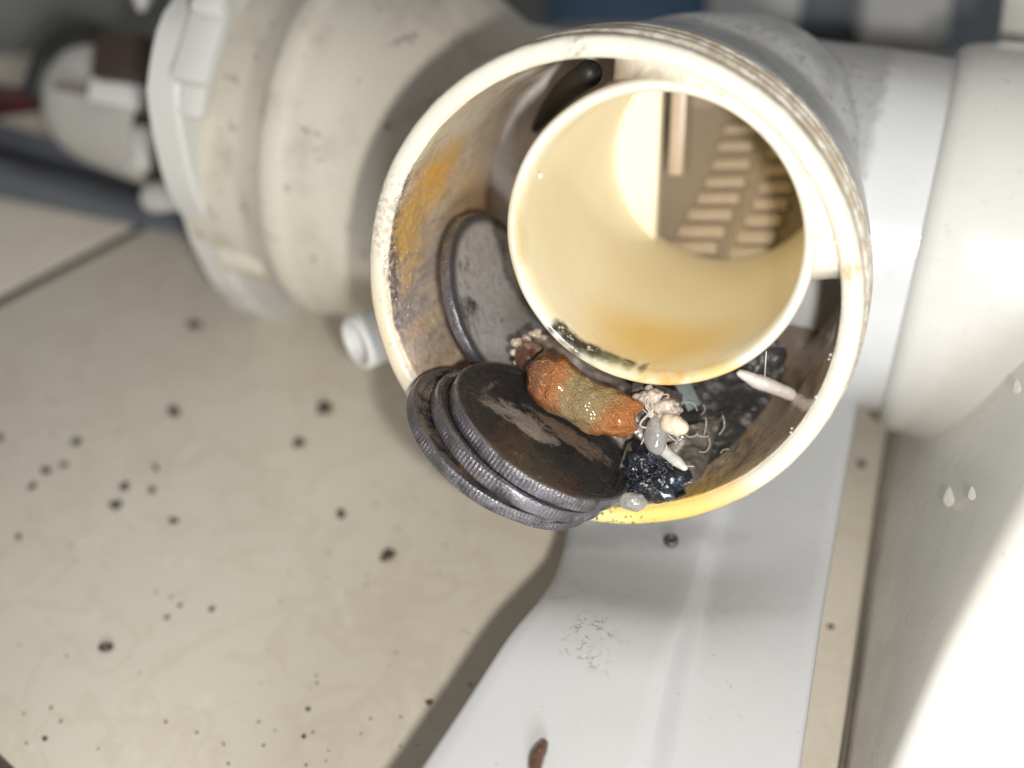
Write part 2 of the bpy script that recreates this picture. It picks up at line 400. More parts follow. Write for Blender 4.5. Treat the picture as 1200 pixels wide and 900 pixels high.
def mat_collar():
    t = T('collar_plastic', .36)
    c = t.mix(t.noise(12, 4), (.44, .45, .45), (.54, .545, .54))
    c = t.mix(t.mul(t.mr(t.noise(1.3, 5, .75), .52, .66), .75), c, (.19, .18, .17))
    c = t.mix(t.mul(t.mr(t.noise(6, 4, .6), .42, .68), .55), c, (.29, .28, .27)); t.col(c)
    t.coat(.3, .1); t.bump(t.noise(1.3, 4), .15, .6); return t.m
def mat_outlet():
    t = T('outlet_plastic', .16); x = t.xyz()
    c = t.mix(t.noise(14, 3), (.61, .62, .63), (.66, .668, .672))
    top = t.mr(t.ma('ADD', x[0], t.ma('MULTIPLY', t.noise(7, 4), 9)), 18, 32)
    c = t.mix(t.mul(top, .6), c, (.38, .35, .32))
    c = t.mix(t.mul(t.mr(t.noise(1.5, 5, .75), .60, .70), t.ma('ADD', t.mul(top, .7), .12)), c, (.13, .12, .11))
    near = t.mul(t.mr(t.ma('ADD', x[2], t.ma('MULTIPLY', t.noise(2.5, 5, .7), 3.)), S_IN + 4.5, S_IN + 2.5), t.mr(x[0], -6, 6))  # grey shadow beside the collar, painted into the upper pipe colour
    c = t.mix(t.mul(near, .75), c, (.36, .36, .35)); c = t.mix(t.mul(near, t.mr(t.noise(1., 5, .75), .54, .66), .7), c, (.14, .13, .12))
    t.col(c); t.coat(.4, .07); t.bump(t.noise(2.2, 4), .10, .6); return t.m
def mat_flange():
    t = T('flange_plastic', .17); x = t.xyz()
    c = t.mix(t.noise(16, 3), (.63, .615, .575), (.70, .69, .655))
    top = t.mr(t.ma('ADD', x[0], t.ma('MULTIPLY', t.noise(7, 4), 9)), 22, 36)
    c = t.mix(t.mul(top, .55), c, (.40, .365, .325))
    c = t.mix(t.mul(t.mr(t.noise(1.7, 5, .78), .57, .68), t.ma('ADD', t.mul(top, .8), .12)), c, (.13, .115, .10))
    t.col(c); t.coat(.25, .03); t.bump(t.noise(2.6, 4), .08, .6); return t.m
def mat_coin(seed, a=(.018, .018, .02), b=(.40, .355, .31), face=True, br=(.30, .21, .14), lo=.47, rc=(11.0, 8.0), streaks=False):
    t = T('coin_metal', .34, metal=.55); off = t.vm('ADD', t.pos, (seed * 13.1, seed * 5.7, seed * 3.3))
    wv = t.vm('ADD', t.warp(2.0, 4), (seed * 13.1, seed * 5.7, 0)); x = t.xyz()
    n = t.noise(7, 6, .65, t.vm('MULTIPLY', wv, (.42, 1.2, 1)), dist=.6); n2 = t.noise(3.2, 6, .7, t.vm('MULTIPLY', wv, (.5, 1.1, 1)))
    fine = t.noise(.5, 5, .75, off); r = t.rad()
    c = t.mix(t.noise(4, 5, .6, off), a, tuple(v * 2.0 for v in a)); c = t.mix(t.mul(t.mr(t.noise(2.6, 5, .7, t.vm('ADD', off, (9, 3, 1))), .54, .70), .6), c, (.10, .055, .04))
    if face:
        ctr = t.mr(r, *rc)
        f = t.mul(t.mr(n, lo, lo + .08), ctr)
        if streaks:
            wb = t.warp(1.3, 2.5)
            sc_ = t.noise(1.1, 6, .75, t.vm('MULTIPLY', wv, (.3, 1.3, 1)))
            f = t.mr(t.ma('ADD', t.blob((-3.0, -1.6, 0), (6.2, 2.5, 4), .8, wb), t.ma('ADD', t.ma('MULTIPLY', t.ma('SUBTRACT', n2, .5), 1.6), t.ma('MULTIPLY', t.ma('SUBTRACT', sc_, .5), 1.6))), .42, .95)
            g_ = t.mul(t.mr(t.ma('ADD', t.blob((2.6, 2.4, 0), (6.4, 2.2, 4), .8, wb), t.ma('MULTIPLY', t.ma('SUBTRACT', sc_, .5), 2.6)), .45, .85), .9)
        c = t.mix(t.mul(f, .9), c, b); c = t.mix(g_ if streaks else t.mul(t.mr(n2, .55, .64), ctr, .85), c, br)
        c = t.mix(t.mul(t.mr(fine, .48, .62), f, .6), c, tuple(v * .35 for v in b))
    else:
        c = t.mix(t.mul(t.mr(n2, .42, .66), .7), c, tuple(v * .8 for v in br))
    edge = t.mul(t.mr(r, 12.1, 12.45), t.mr(t.noise(5, 5, .65, off), .36, .56))
    c = t.mix(edge, c, t.mix(t.noise(1.8, 4, .6, off), (.085, .075, .08), (.48, .45, .50)))
    t.col(c); t.rough(t.ma('ADD', t.mr(fine, .3, .7, .20, .42), t.mul(edge, -.14))); t.lk(t.ma('ADD', .25, t.mul(edge, .65)), t.b.inputs['Metallic'])
    t.coat(t.mr(t.noise(3, 4, .6, off), .3, .45, .6, 1.), .025)
    t.bump(t.ma('ADD', fine, t.ma('MULTIPLY', n2, 2.)), .14, .7); return t.m
def mat_rust():
    t = T('rusty_skin', .30); wv = t.warp(1.0, 2.2)
    c = t.mix(t.noise(2.6, 4, .6), (.20, .155, .07), (.31, .225, .10))
    x = t.xyz(); ends = t.mr(t.ma('ADD', t.ma('ABSOLUTE', x[0]), t.ma('MULTIPLY', t.noise(3.4, 6, .7), 5.5)), 4.2, 7.0)
    c = t.mix(t.mul(ends, .92), c, (.37, .115, .022)); c = t.mix(t.mul(t.mr(x[0], -3.6, -6.4), .7), c, (.10, .045, .025))
    c = t.mix(t.mul(t.mr(t.noise(1.6, 5, .7), .52, .68), .7), c, (.30, .085, .02))
    c = t.mix(t.mul(t.mr(t.noise(.45, 3, .6), .58, .70), .5), c, (.62, .40, .20))
    t.col(c); t.coat(.75, .07); t.bump(t.ma('ADD', t.ma('MULTIPLY', t.voro(.26, t.warp(.25, .4)), .45), t.ma('MULTIPLY', t.noise(1.2, 6, .7), 1.2)), .42, .9)
    t.b.inputs['Subsurface Weight'].default_value = .15; t.b.inputs['Subsurface Radius'].default_value = (.0012, .0005, .0002); return t.m
def mat_sludge(name='sludge', a=(.012, .012, .013), b=(.085, .084, .083), hi=(.24, .235, .23), bmp=.38, ct=1.):
    t = T(name, .32); n = t.noise(2.2, 6, .7, t.warp(1.2, 2)); c = t.mix(n, a, b)
    c = t.mix(t.mul(t.mr(t.noise(1.9, 4, .6, t.stretch((.55, 1, 1))), .53, .66), .9), c, hi); t.col(c); t.coat(ct, .035)
    t.bump(t.ma('ADD', t.noise(.9, 3, .5), t.noise(2.2, 3)), bmp, .9); return t.m
def mat_jelly():
    t = T('jelly', .12); n = t.noise(1.8, 4); t.col(t.mix(n, (.46, .45, .44), (.72, .70, .67)))
    t.b.inputs['Alpha'].default_value = .7; t.b.inputs['Transmission Weight'].default_value = .5
    t.b.inputs['Subsurface Weight'].default_value = .3; t.b.inputs['Subsurface Radius'].default_value = (.002, .002, .0018)
    t.bump(t.noise(1.6, 2), .25, .6); t.coat(1., .02); return t.m
def mat_pale(name, a, b, coat=.5):
    t = T(name, .38); n = t.noise(1.6, 5, .65); t.col(t.mix(n, a, b)); t.coat(coat, .08); t.bump(t.noise(.6, 5, .7), .18, .8)
    t.b.inputs['Subsurface Weight'].default_value = .25; t.b.inputs['Subsurface Radius'].default_value = (.001, .0008, .0006); return t.m
def mat_water():
    t = T('water', .04); t.b.inputs['Base Color'].default_value = (.78, .75, .68, 1); t.b.inputs['Alpha'].default_value = .4
    t.b.inputs['Specular IOR Level'].default_value = 1.; t.coat(1., .02); return t.m
M = {}
for k, fn in dict(floor=mat_floor, grout=mat_grout, rail=mat_rail, panel=mat_panel, tube=mat_tube, inner=mat_inner, annulus=mat_annulus, web=mat_web,
                  chamber=mat_chamber, bar=mat_bar, motor=mat_motor, collar=mat_collar, outlet=mat_outlet, flange=mat_flange, rust=mat_rust,
                  sludge=mat_sludge, jelly=mat_jelly, water=mat_water).items(): M[k] = fn()
M['bracket'] = m_simple('bracket_plastic', (.62, .615, .59), .4, .06, 12).m
M['cap'] = m_simple('cap_plastic', (.60, .585, .55), .4, .08, 10).m
M['plug'] = m_simple('plug_plastic', (.045, .028, .022), .35, .3, 4).m
M['wire'] = m_simple('wire_rubber', (.09, .018, .022), .4, .25, 5).m
M['endwall'] = m_simple('end_wall_plastic', (.86, .81, .67), .3, .04, 8).m
M['black'] = m_simple('plain_black', (.02, .02, .02), .5, .3, 5).m
M['steel'] = m_simple('bar_steel', (.15, .165, .19), .4, .25, 14, metal=.3).m
M['greysheet'] = m_simple('grey_sheet', (.19, .20, .19), .6, .35, 30).m
M['bluesheet'] = m_simple('blue_sheet', (.13, .25, .42), .5, .25, 40).m
M['slate'] = m_simple('slate_plastic', (.22, .26, .30), .5, .2, 20).m
M['paleblock'] = m_simple('pale_block', (.66, .67, .68), .5, .12, 20).m
M['darkblock'] = m_simple('dark_block', (.03, .035, .04), .5, .3, 15).m
M['dirt'] = mat_sludge('dirt', (.02, .018, .015), (.07, .062, .052), (.12, .10, .08))
M['brown'] = mat_sludge('husk', (.05, .022, .014), (.13, .06, .04), (.30, .20, .15))
M['slime'] = mat_sludge('slime', (.16, .135, .115), (.30, .25, .21), (.42, .36, .30))
M['bluefibre'] = mat_sludge('fibre', (.006, .007, .009), (.014, .017, .027), (.035, .05, .10), .15, .6)
M['lint'] = mat_pale('lint', (.34, .28, .23), (.66, .58, .49))
M['wax'] = mat_pale('wax', (.60, .48, .33), (.80, .72, .58))
M['chip'] = mat_pale('chip', (.50, .49, .45), (.66, .65, .60))
M['pearl'] = mat_pale('pearl', (.60, .54, .50), (.76, .70, .66), .8)
M['teal'] = mat_pale('teal_scrap', (.10, .12, .12), (.20, .235, .23))
M['hair'] = m_simple('hair_fibre', (.75, .73, .68), .4, .1, 2).m
M['crumb'] = mat_pale('crumb', (.42, .33, .24), (.60, .50, .38))
M['speck'] = m_simple('speck_dirt', (.075, .062, .048), .7, .4, .8).m
M['speckgrey'] = m_simple('speck_grey', (.17, .15, .12), .8, .3, .8).m

# ------------------------------------------------------------------ the setting: tiled floor
g = FL(155, 270) - FL(0, 350); g = g[:2] / np.linalg.norm(g[:2]); gn = np.array([g[1], -g[0]])
t0 = FL(60, 320)[:2] @ gn; s0 = FL(2, 908)[:2] @ g
def st(s, t, z): return (*(g * (s0 + s) + gn * (t0 + t)), z)
floor = mk('floor', [st(-620, -620, -.6), st(620, -620, -.6), st(620, 620, -.6), st(-620, 620, -.6)], [(0, 1, 2, 3)], M['grout'], world=True, smooth=False)
tag(floor, kind='structure')
TS, GAP = 300., 3.4
tile_me = None
tfr = np.eye(4); tfr[:3, 0] = (*g, 0); tfr[:3, 1] = (g[1] * -1, g[0], 0); tfr[:3, 2] = (0, 0, 1)
for i in (-2, -1, 0, 1):
    for j in (-2, -1, 0, 1):
        fr = tfr.copy(); fr[:3, 3] = st((i + .5) * TS, (j + .5) * TS, 0)
        if tile_me is None:
            V, Fc = box(0, 0, -4.5, TS - GAP, TS - GAP, 9, .35)
            o = mk('tile', V, Fc, M['floor'], fr, floor, True, True, 40); tile_me = o.data
        else:
            o = bpy.data.objects.new('tile', tile_me); COL.objects.link(o); place(o, wmat(fr, True), floor)

# ------------------------------------------------------------------ white support rail
LE = [(250, 1300, 27.0), (425, 1000, 27.0), (490, 900, 27.0), (545, 818, 27.0), (594, 743, 27.0), (628, 702, 25.6), (650, 670, 21.6), (661, 638, 18.6), (666, 605, 17.6), (672, 555, 17.4), (684, 480, 17.4), (700, 400, 17.4)]
M1 = [(660, 1300, 27.0), (735, 1000, 27.0), (757, 905, 27.0), (772, 828, 27.0), (785, 772, 27.0), (797, 730, 25.8), (806, 700, 22.8), (815, 670, 20.2), (824, 635, 19.2), (838, 585, 19.0), (856, 515, 19.0), (880, 440, 19.0)]
M2 = [(690, 1300, 23.6), (765, 1000, 23.6), (787, 905, 23.6), (800, 828, 23.6), (812, 772, 23.4), (820, 730, 22.4), (828, 700, 20.4), (836, 670, 18.6), (844, 635, 18.0), (858, 585, 17.9), (876, 515, 17.9), (900, 440, 17.9)]
RE = [(895, 1300, 22.6), (925, 1000, 22.6), (938, 905, 22.6), (949, 828, 22.6), (957, 772, 22.4), (963, 730, 22.0), (968, 700, 21.4), (973, 670, 20.8), (979, 635, 20.2), (987, 585, 20.0), (999, 515, 20.0), (1012, 440, 20.0)]
def sm(a): return crom([FL(*p) for p in a], 5)
le, m1, m2, re = sm(LE), sm(M1), sm(M2), sm(RE)
rows = []
for a, b, c, d in zip(le, m1, m2, re):
    dn = lambda p, z: np.array([p[0], p[1], z])
    x = (b - a) / np.linalg.norm(b - a); y = (d - c) / np.linalg.norm(d - c); Z = np.array([0, 0, 1.])
    row = [dn(a - x * .2, .3), dn(a - x * .1, a[2] - 4), a - Z * .9, a - Z * .25 + x * .3, a + x * .9]
    row += [a + (b - a) * k for k in (.12, .25, .4, .55, .7, .82, .9)]
    row += [b - x * .3, b + (c - b) * .12 + Z * -.05, b + (c - b) * .5, c - (c - b) * .12 + Z * .05, c + y * .6]
    row += [c + (d - c) * k for k in (.1, .25, .45, .65, .85)]
    row += [d - y * .8, d - Z * .25 - y * .25, d - Z * .9, dn(d, d[2] - 3), dn(d + y * .1, .3)]
    rows.append(row)
V, Fc = loft(rows)
rail = mk('support_rail', V, Fc, M['rail'], None, None, True)
tag(rail, 'white enamelled metal rail with a pressed step lying on the tiles below the drain pump', 'rail')

# ------------------------------------------------------------------ white casing panel on the right
A_ = [to_world(p) for p in (P(960, 1090, 146), P(990, 900, 163), P(1018, 690, 188), P(1043, 515, 214), P(1075, 380, 236), P(1142, 95, 228), P(1168, 35, 216), P(1180, -150, 210))]
B_ = [to_world(p) for p in (P(960, 1050, 125), P(1046, 900, 131), P(1118, 745, 131), P(1196, 600, 134), P(1262, 470, 140), P(1345, 300, 165), P(1440, 60, 190), P(1480, -150, 190))]
D_ = [b + np.array([42, -16, 4.]) for b in B_]
ra, rb, rd = crom(A_, 6), crom(B_, 6), crom(D_, 6)
rows = []
for a, b, d in zip(ra, rb, rd):
    lip = a + np.array([2.5, 1.0, -1.5]); u = (a - b) / np.linalg.norm(a - b); v = (d - b) / np.linalg.norm(d - b)
    p0, p1 = b + u * 4.0, b + v * 4.0
    row = [lip + np.array([3, 0, -1]), lip, a + np.array([.6, 0, -.3])] + [a + (p0 - a) * k for k in (.03, .15, .3, .5, .7, .85)]
    row += [p0 * (1 - s) ** 2 + 2 * b * s * (1 - s) + p1 * s * s for s in (0, .2, .4, .6, .8, 1)] + [p1 + (d - p1) * k for k in (.3, .6, 1)]
    rows.append(row)
V, Fc = loft(rows)
panel = mk('casing_panel', V, Fc, M['panel'], None, None, True)
edgep = [np.array(p) + np.array([-.4, 0, .1]) for p in crom(A_[:5], 3)]
V, Fc = tube(edgep, .42, 10, 2)
o = mk('edge_strip', V, Fc, M['speckgrey'], None, panel, True)  # thin dark strip along the panel's floor edge
tag(panel, 'glossy white casing panel folded towards the lamp beside the pump outlet', 'panel')

# ------------------------------------------------------------------ background under the machine
def slab(name, pts, depth, mat, **k):
    """a plate with real thickness: pixel corners with depths, pushed back by depth"""
    A = [P(*p) for p in pts]; n = np.cross(A[1] - A[0], A[2] - A[0]); n /= np.linalg.norm(n)
    if n[2] > 0: n = -n
    Bk = [a + n * depth for a in A]; q = len(A)
    Fc = [list(range(q)), list(range(q, 2 * q))] + [(i, (i + 1) % q, q + (i + 1) % q, q + i) for i in range(q)]
    V = A + Bk; bm = bmesh.new(); vs = [bm.verts.new(v) for v in V]
    for f in Fc: bm.faces.new([vs[i] for i in f])
    bmesh.ops.recalc_face_normals(bm, faces=bm.faces); bmesh.ops.bevel(bm, geom=bm.edges[:], offset=min(.8, depth * .3), segments=2, affect='EDGES')
    bm.verts.index_update(); V = [tuple(v.co) for v in bm.verts]; Fc = [[v.index for v in f.verts] for f in bm.faces]; bm.free()
    return mk(name, V, Fc, mat, None, k.get('parent'), False, True, 40)
o = slab('back_panel', [(-300, 260, 330), (640, 260, 330), (640, -260, 330), (-300, -260, 330)], 4, M['greysheet'])
tag(o, 'dull grey sheet panel in the gloom behind the pump motor', 'panel')
o = slab('blue_panel', [(540, 200, 345), (1000, 200, 345), (1000, -200, 345), (540, -200, 345)], 4, M['bluesheet'])
tag(o, 'dark blue sheet panel above the open filter tube', 'panel')
o = slab('slate_panel', [(905, 240, 330), (1260, 240, 330), (1260, -200, 330), (930, -200, 330)], 5, M['slate'])
tag(o, 'slate grey panel behind the outlet pipe at the top', 'panel')
o = slab('pale_block', [(830, 38, 322), (935, 38, 322), (950, -80, 322), (840, -80, 322)], 9, M['paleblock'])
tag(o, 'small pale grey block beside the blue panel, above a black block', 'block')
o = slab('pale_block', [(1012, 42, 312), (1112, 42, 312), (1122, -80, 312), (1020, -80, 312)], 14, M['paleblock'])
tag(o, 'wider pale grey block hanging on the slate panel above the outlet pipe', 'block')
o = slab('dark_block', [(925, 60, 318), (1008, 60, 318), (1012, 30, 318), (925, 30, 318)], 10, M['darkblock'])
tag(o, 'black block between the two pale blocks at the top', 'block')
bar = empty('base_bar', wmat(frame(P(100, 225, 268), (0, 1, 0), (1, 0, 0))))
tag(bar, 'dark steel base bar lying on the floor behind the pump motor', 'bar')
def rodslab(name, p, q, w_, h_, mat, parent):
    z = q - p; L = np.linalg.norm(z); fr = frame((p + q) / 2, z, to_cam(CL + np.array([0, 0, 1.])))
    V, Fc = box(0, 0, 0, w_, h_, L, .9); return mk(name, V, Fc, mat, fr, parent, False, True, 40)
rodslab('lower_flange', P(-250, 140, 287), P(330, 305, 262), 9, 6, M['steel'], bar)
rodslab('upper_flange', P(-250, 95, 300), P(330, 262, 275), 7, 6, M['steel'], bar)
rodslab('web_plate', P(-250, 122, 298), P(330, 288, 272), 8, 2.5, M['black'], bar)

# ------------------------------------------------------------------ the drain pump
pump = empty('drain_pump', wmat(TF))
tag(pump, 'dirty white and beige washing machine drain pump with its filter tube open', 'drain pump')
# filter tube: wall with rim, slightly uneven
R0, R1 = 29.9, 27.3
prof = [(27.5, -41), (28.0, -30), (29.3, -14), (R0 - .2, -2.0), (R0, -1.4), (R0 - .1, -.5), (R0 - .6, 0), (R0 - 1.5, .1), (R1 + .45, -.1), (R1 + .05, -.55), (R1, -1.2), (R1 - .2, -40)]
prof = dense(prof, .7)
V, Fc = lathe(prof, 220)
V2 = []
for p in V:
    p = np.array(p); r = math.hypot(p[0], p[1]); n = fbm(p, 4, 3, 3); k = 1 + (.0035 * fbm(p, 20, 1, 2))
    if r < 27.45 and p[2] < -.9: k -= .010 * max(0, fbm(p * np.array([1, 1, .35]), 5, 2, 4) + .25) * min(1, (-p[2] - .9) / 2)   # slime thickness
    V2.append((p[0] * k, p[1] * k, p[2] + (.16 * fbm(p, 9, 5, 2) if p[2] > -2 else 0)))
ft = mk('filter_tube', V2, Fc, M['tube'], TF, pump)
for z in (-3.8, -6.6, -9.4):
    V, Fc = lathe(rounded([(29.6, z + .8), (30.2, z + .4), (30.2, z - .4), (29.6, z - .8)], .4), 160)
    V = [tuple(np.array(p) * np.array([1 + .003 * fbm(p, 14, 8, 2)] * 2 + [1])) for p in V]
    mk('thread_ridge', V, Fc, M['tube'], TF, ft)
# annulus floor
rows = []
for a in np.linspace(0, 2 * PI, 121):
    ro = np.array([27.6 * math.cos(a), 27.6 * math.sin(a)]); ri = np.array([18.0 * math.cos(a) + IN_O[0], 18.0 * math.sin(a) + IN_O[1]])
    rows.append([(*(ro + (ri - ro) * k), -38.5 - 1.0 * k + .5 * fbm((*(ro + (ri - ro) * k), 0), 6, 4)) for k in np.linspace(0, 1, 9)])
V, Fc = loft(rows)
mk('annulus_floor', V, Fc, M['annulus'], TF, pump)
# black tube put in for the darkness of the slot high in the annulus
sl = [plane_hit(px, py, z) for px, py, z in ((603, 235, -30), (600, 205, -30), (612, 172, -29), (630, 140, -27), (655, 110, -24), (683, 88, -20.5))]
V, Fc = tube([plane_hit(px, py, z) for px, py, z in ((628, 150, -37), (645, 126, -33), (664, 105, -27), (690, 86, -17))], [.7, 1.3, 1.6, 1.7], 18, 6)
mk('dark_slot', V, Fc, M['black'], TF, pump)
# inner tube, off-centre, touching the outer wall upper right
ir = [(18.0, -51), (18.1, -3), (18.05, -1.9), (17.7, -1.25), (17.2, -1.15), (16.8, -1.5), (16.55, -2.3), (16.45, -4), (15.9, -51)]
V, Fc = lathe(dense(ir, .9), 180)
V = [(p[0] * (1 + .003 * fbm(p, 12, 6, 2)) + IN_O[0], p[1] * (1 + .003 * fbm(p, 12, 6, 2)) + IN_O[1], p[2] + (.12 * fbm(p, 6, 9, 2) if p[2] > -3 else 0)) for p in V]
it = mk('inner_tube', V, Fc, M['inner'], TF, pump)
# web between the two tubes
psi0 = math.atan2(IN_O[1], IN_O[0]); e = math.hypot(IN_O[0], IN_O[1]); rows = []
h0, h1 = plane_hit(966, 345, -1.5), plane_hit(706, 86, -3)
w0, w1 = math.degrees(math.atan2(h0[1], h0[0]) - psi0), math.degrees(math.atan2(h1[1], h1[0]) - psi0)
for i in range(61):
    ps = math.radians(w0 + (w1 - w0) * i / 60); a = psi0 + ps
    ri = e * math.cos(ps) + math.sqrt(18.4 ** 2 - (e * math.sin(ps)) ** 2)
    ri, ro = min(ri - .4, 27.0), 27.9; row = []
    k = max(0, (abs(ps) - .45) / .5); u_ = i / 60; zf = -1.1 - .8 * k - 6 * max(0, (u_ - .72) / .28) ** 3 - 5 * max(0, (.10 - u_) / .10) ** 2
    for s in range(9):
        u = s / 8; r = ri + (ro - ri) * u; sag = .9 * math.sin(PI * u) * (ro - ri) / 4
        row.append((r * math.cos(a), r * math.sin(a), zf - sag + .15 * fbm((r * math.cos(a), r * math.sin(a), 0), 2.5, 3)))
    row = [(ri * math.cos(a), ri * math.sin(a), -30)] + row + [(ro * math.cos(a), ro * math.sin(a), -30)]
    rows.append(row)
V, Fc = loft(rows); n = len(rows[0]); Fc += [list(range(n)), [60 * n + k for k in range(n)]]
mk('web', V, Fc, M['web'], TF, pump, False, True, 60)
# half-moon end wall deep in the inner tube (open on the right)
ew = []
cut = plane_hit(772, 200, -49)[0] - IN_O[0]
arc = [(16.2 * math.cos(a), 16.2 * math.sin(a)) for a in np.linspace(math.acos(cut / 16.2), 2 * PI - math.acos(cut / 16.2), 48)]
q = len(arc); V = [(x + IN_O[0], y + IN_O[1], z) for z in (-48.5, -51) for x, y in arc]
Fc = [list(range(q)), list(range(q, 2 * q))] + [(i, (i + 1) % q, q + (i + 1) % q, q + i) for i in range(q)]
mk('end_wall', V, Fc, M['endwall'], TF, it, False, True, 40)
# brown chamber behind it with the grille
V, Fc = lathe(dense([(16.2, -50.5), (17.4, -51), (17.6, -53), (17.6, -66), (0, -67)], 4), 64)
V = [(p[0] + IN_O[0], p[1] + IN_O[1], p[2]) for p in V]
mk('chamber', V, Fc, M['chamber'], TF, it, False, True, 40)
gz = lambda py: -53 - 11 * (305 - py) / 160
gq = [plane_hit(px, py, gz(py) - 1.2) for px, py in ((748, 322), (985, 322), (985, 95), (770, 95))]
V = gq + [p + np.array([0, -.6, -1.5]) for p in gq]
Fc = [(0, 1, 2, 3), (4, 5, 6, 7)] + [(i, (i + 1) % 4, 4 + (i + 1) % 4, 4 + i) for i in range(4)]
grille = mk('grille', V, Fc, M['chamber'], TF, pump, False, False)
bar_me = None; ty = gq[3] - gq[0]; tx = gq[1] - gq[0]; gzv = np.cross(tx, ty)
for col_, pxs in enumerate(((868, 862, 857, 850, 842, 832, 822, 812), (922, 918, 914, 909, 903, 895, 886, 878))):
    for r_, (px, py) in enumerate(zip(pxs, (152, 172, 193, 214, 233, 252, 272, 291))):
        c = plane_hit(px, py + (7 if col_ else 0), gz(py)); k = 1 + .5 * r_ / 7
        if bar_me is None:
            V, Fc = box(0, 0, 0, 5.4, 1.6, 1.5, .6)
        fr = frame(app(TF, c), TF[:3, :3] @ gzv, TF[:3, :3] @ tx)
        if bar_me is None: o = mk('grille_bar', V, Fc, M['bar'], fr, grille, False, True, 40); bar_me = o.data
        else: o = bpy.data.objects.new('grille_bar', bar_me); COL.objects.link(o); place(o, wmat(fr), grille)
        o.matrix_basis = o.matrix_basis @ Matrix.Diagonal((k * (.8 if col_ else 1), k, 1, 1))
for px, wpx in ((797, 2.4),):      # pale ribs beside the opening
    c = plane_hit(px, 160, -55); V, Fc = box(c[0], c[1] + 2, -55, wpx, 15, 6, .6); mk('chamber_rib', V, Fc, M['bar'], TF, it, False, True, 40)
# collar behind the threads, pump body
V, Fc = lathe(rounded([(28.6, -11.5), (29.9, -11.8), (29.8, -16), (28.6, -30), (27.2, -41)], 1.4), 120)
mk('collar', V, Fc, M['collar'], TF, pump, False, True, 50)
V, Fc = lathe(dense(rounded([(27, -40), (25.8, -45), (21.5, -53), (18.8, -58), (18.4, -66), (17, -68.5), (0, -69)], 2), 2), 96)
V = [(p[0] + IN_O[0] * min(1, (-p[2] - 40) / 14), p[1] + IN_O[1] * min(1, (-p[2] - 40) / 14), p[2]) for p in V]
mk('pump_body', V, Fc, M['collar'], TF, pump)
# outlet pipe and flange to the casing
def inside(p):
    q_ = inv(TF, app(PF, p)); return math.hypot(q_[0] - IN_O[0], q_[1] - IN_O[1]) < (19 if q_[2] > -52 else 18.2) and q_[2] > -68.5
rows = []
for a in np.linspace(0, 2 * PI, 161):
    ca_, sa_ = 27.9 * math.cos(a), 27.9 * math.sin(a); s_ = S_IN - 16
    while s_ < S_IN + 6 and any(inside((ca_, sa_, s_ + k)) for k in (0, .5, 2, 5, 9)): s_ += .2
    rows.append([(ca_, sa_, s_ + (AXL + 6 - s_) * k / 14) for k in range(15)])
V, Fc = loft(rows)
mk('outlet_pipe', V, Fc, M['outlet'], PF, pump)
V, Fc = lathe(dense(rounded([(27.2, AXL - 3.5), (29.2, AXL - 3), (30.2, AXL - 1.6), (31.0, AXL + 2), (31.4, AXL + 12), (32, AXL + 22), (35, AXL + 30)], 2.4), 1.5), 128)
V = [tuple(np.array(p) * np.array([1 + .002 * fbm(p, 16, 8, 2)] * 2 + [1])) for p in V]
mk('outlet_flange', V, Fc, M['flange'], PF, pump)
# motor housing: wide can, stepped shoulder
V, Fc = lathe(dense(rounded([(0, -5), (26.8, -5), (27.4, 7), (29.4, 11), (30.8, 12.8), (30.9, 15), (30.3, 17), (30.4, 31), (29.6, 35), (27, 39), (24.5, 43), (24, 56)], 1.4), 2), 128)
V = [tuple(np.array(p) * np.array([1 + .002 * fbm(p, 22, 8, 2)] * 2 + [1])) for p in V]
mk('motor_housing', V, Fc, M['motor'], PF, pump)
# bracket plate: polygon outline with lobes, real thickness
def pang(px, py, z):            # angle about the pump axis of a pixel on the plane z
    h = plane_hit(px, py, z, PF); return math.atan2(h[1], h[0]), math.hypot(h[0], h[1])
outl = [pang(px, py, -6) for px, py in ((300, -70), (215, -20), (183, 22), (168, 105), (178, 168), (212, 255), (232, 305), (258, 345), (300, 370), (348, 374), (368, 356))]
outl.sort()
a_in = [a for a, r in outl]
ang = np.linspace(a_in[0], a_in[-1], 70); rr = np.interp(ang, a_in, [r for a, r in outl])
rest = np.linspace(a_in[-1], a_in[0] + 2 * PI, 50)[1:-1]
ang = np.concatenate([ang, rest]); rr = np.concatenate([rr, np.linspace(rr[-1], rr[0], 48)])
n = len(ang); lay = []
for z, off in ((-6, -.8), (-5.4, 0), (-.6, 0), (0, -.6)): lay.append([((r + off) * math.cos(a), (r + off) * math.sin(a), z) for a, r in zip(ang, rr)])
V = [p for l in lay for p in l]; Fc = [(i * n + k, i * n + (k + 1) % n, (i + 1) * n + (k + 1) % n, (i + 1) * n + k) for i in range(3) for k in range(n)]
Fc += [list(range(n)), list(range(3 * n, 4 * n))]
br = mk('bracket', V, Fc, M['bracket'], PF, pump, False, True, 40)
def pbox(name, px, py, z, sx, sy, sz, mat, parent, bev=.6):       # box standing on the plate, x radial
    a, r = pang(px, py, z); fr = PF.copy()
    Rz = np.eye(4); Rz[:2, :2] = [[math.cos(a), -math.sin(a)], [math.sin(a), math.cos(a)]]
    fr = fr @ Rz; V, Fc = box(r, 0, z, sx, sy, sz, bev); return mk(name, V, Fc, mat, fr, parent, False, True, 40)
pbox('clip_tab', 240, 45, 3, 3.0, 15, 6, M['bracket'], br)
pbox('clip_tab', 232, 105, 2, 2.6, 9, 4, M['bracket'], br)
pbox('clip_tab', 248, 8, 5.5, 3.4, 3.0, 5, M['bracket'], br)
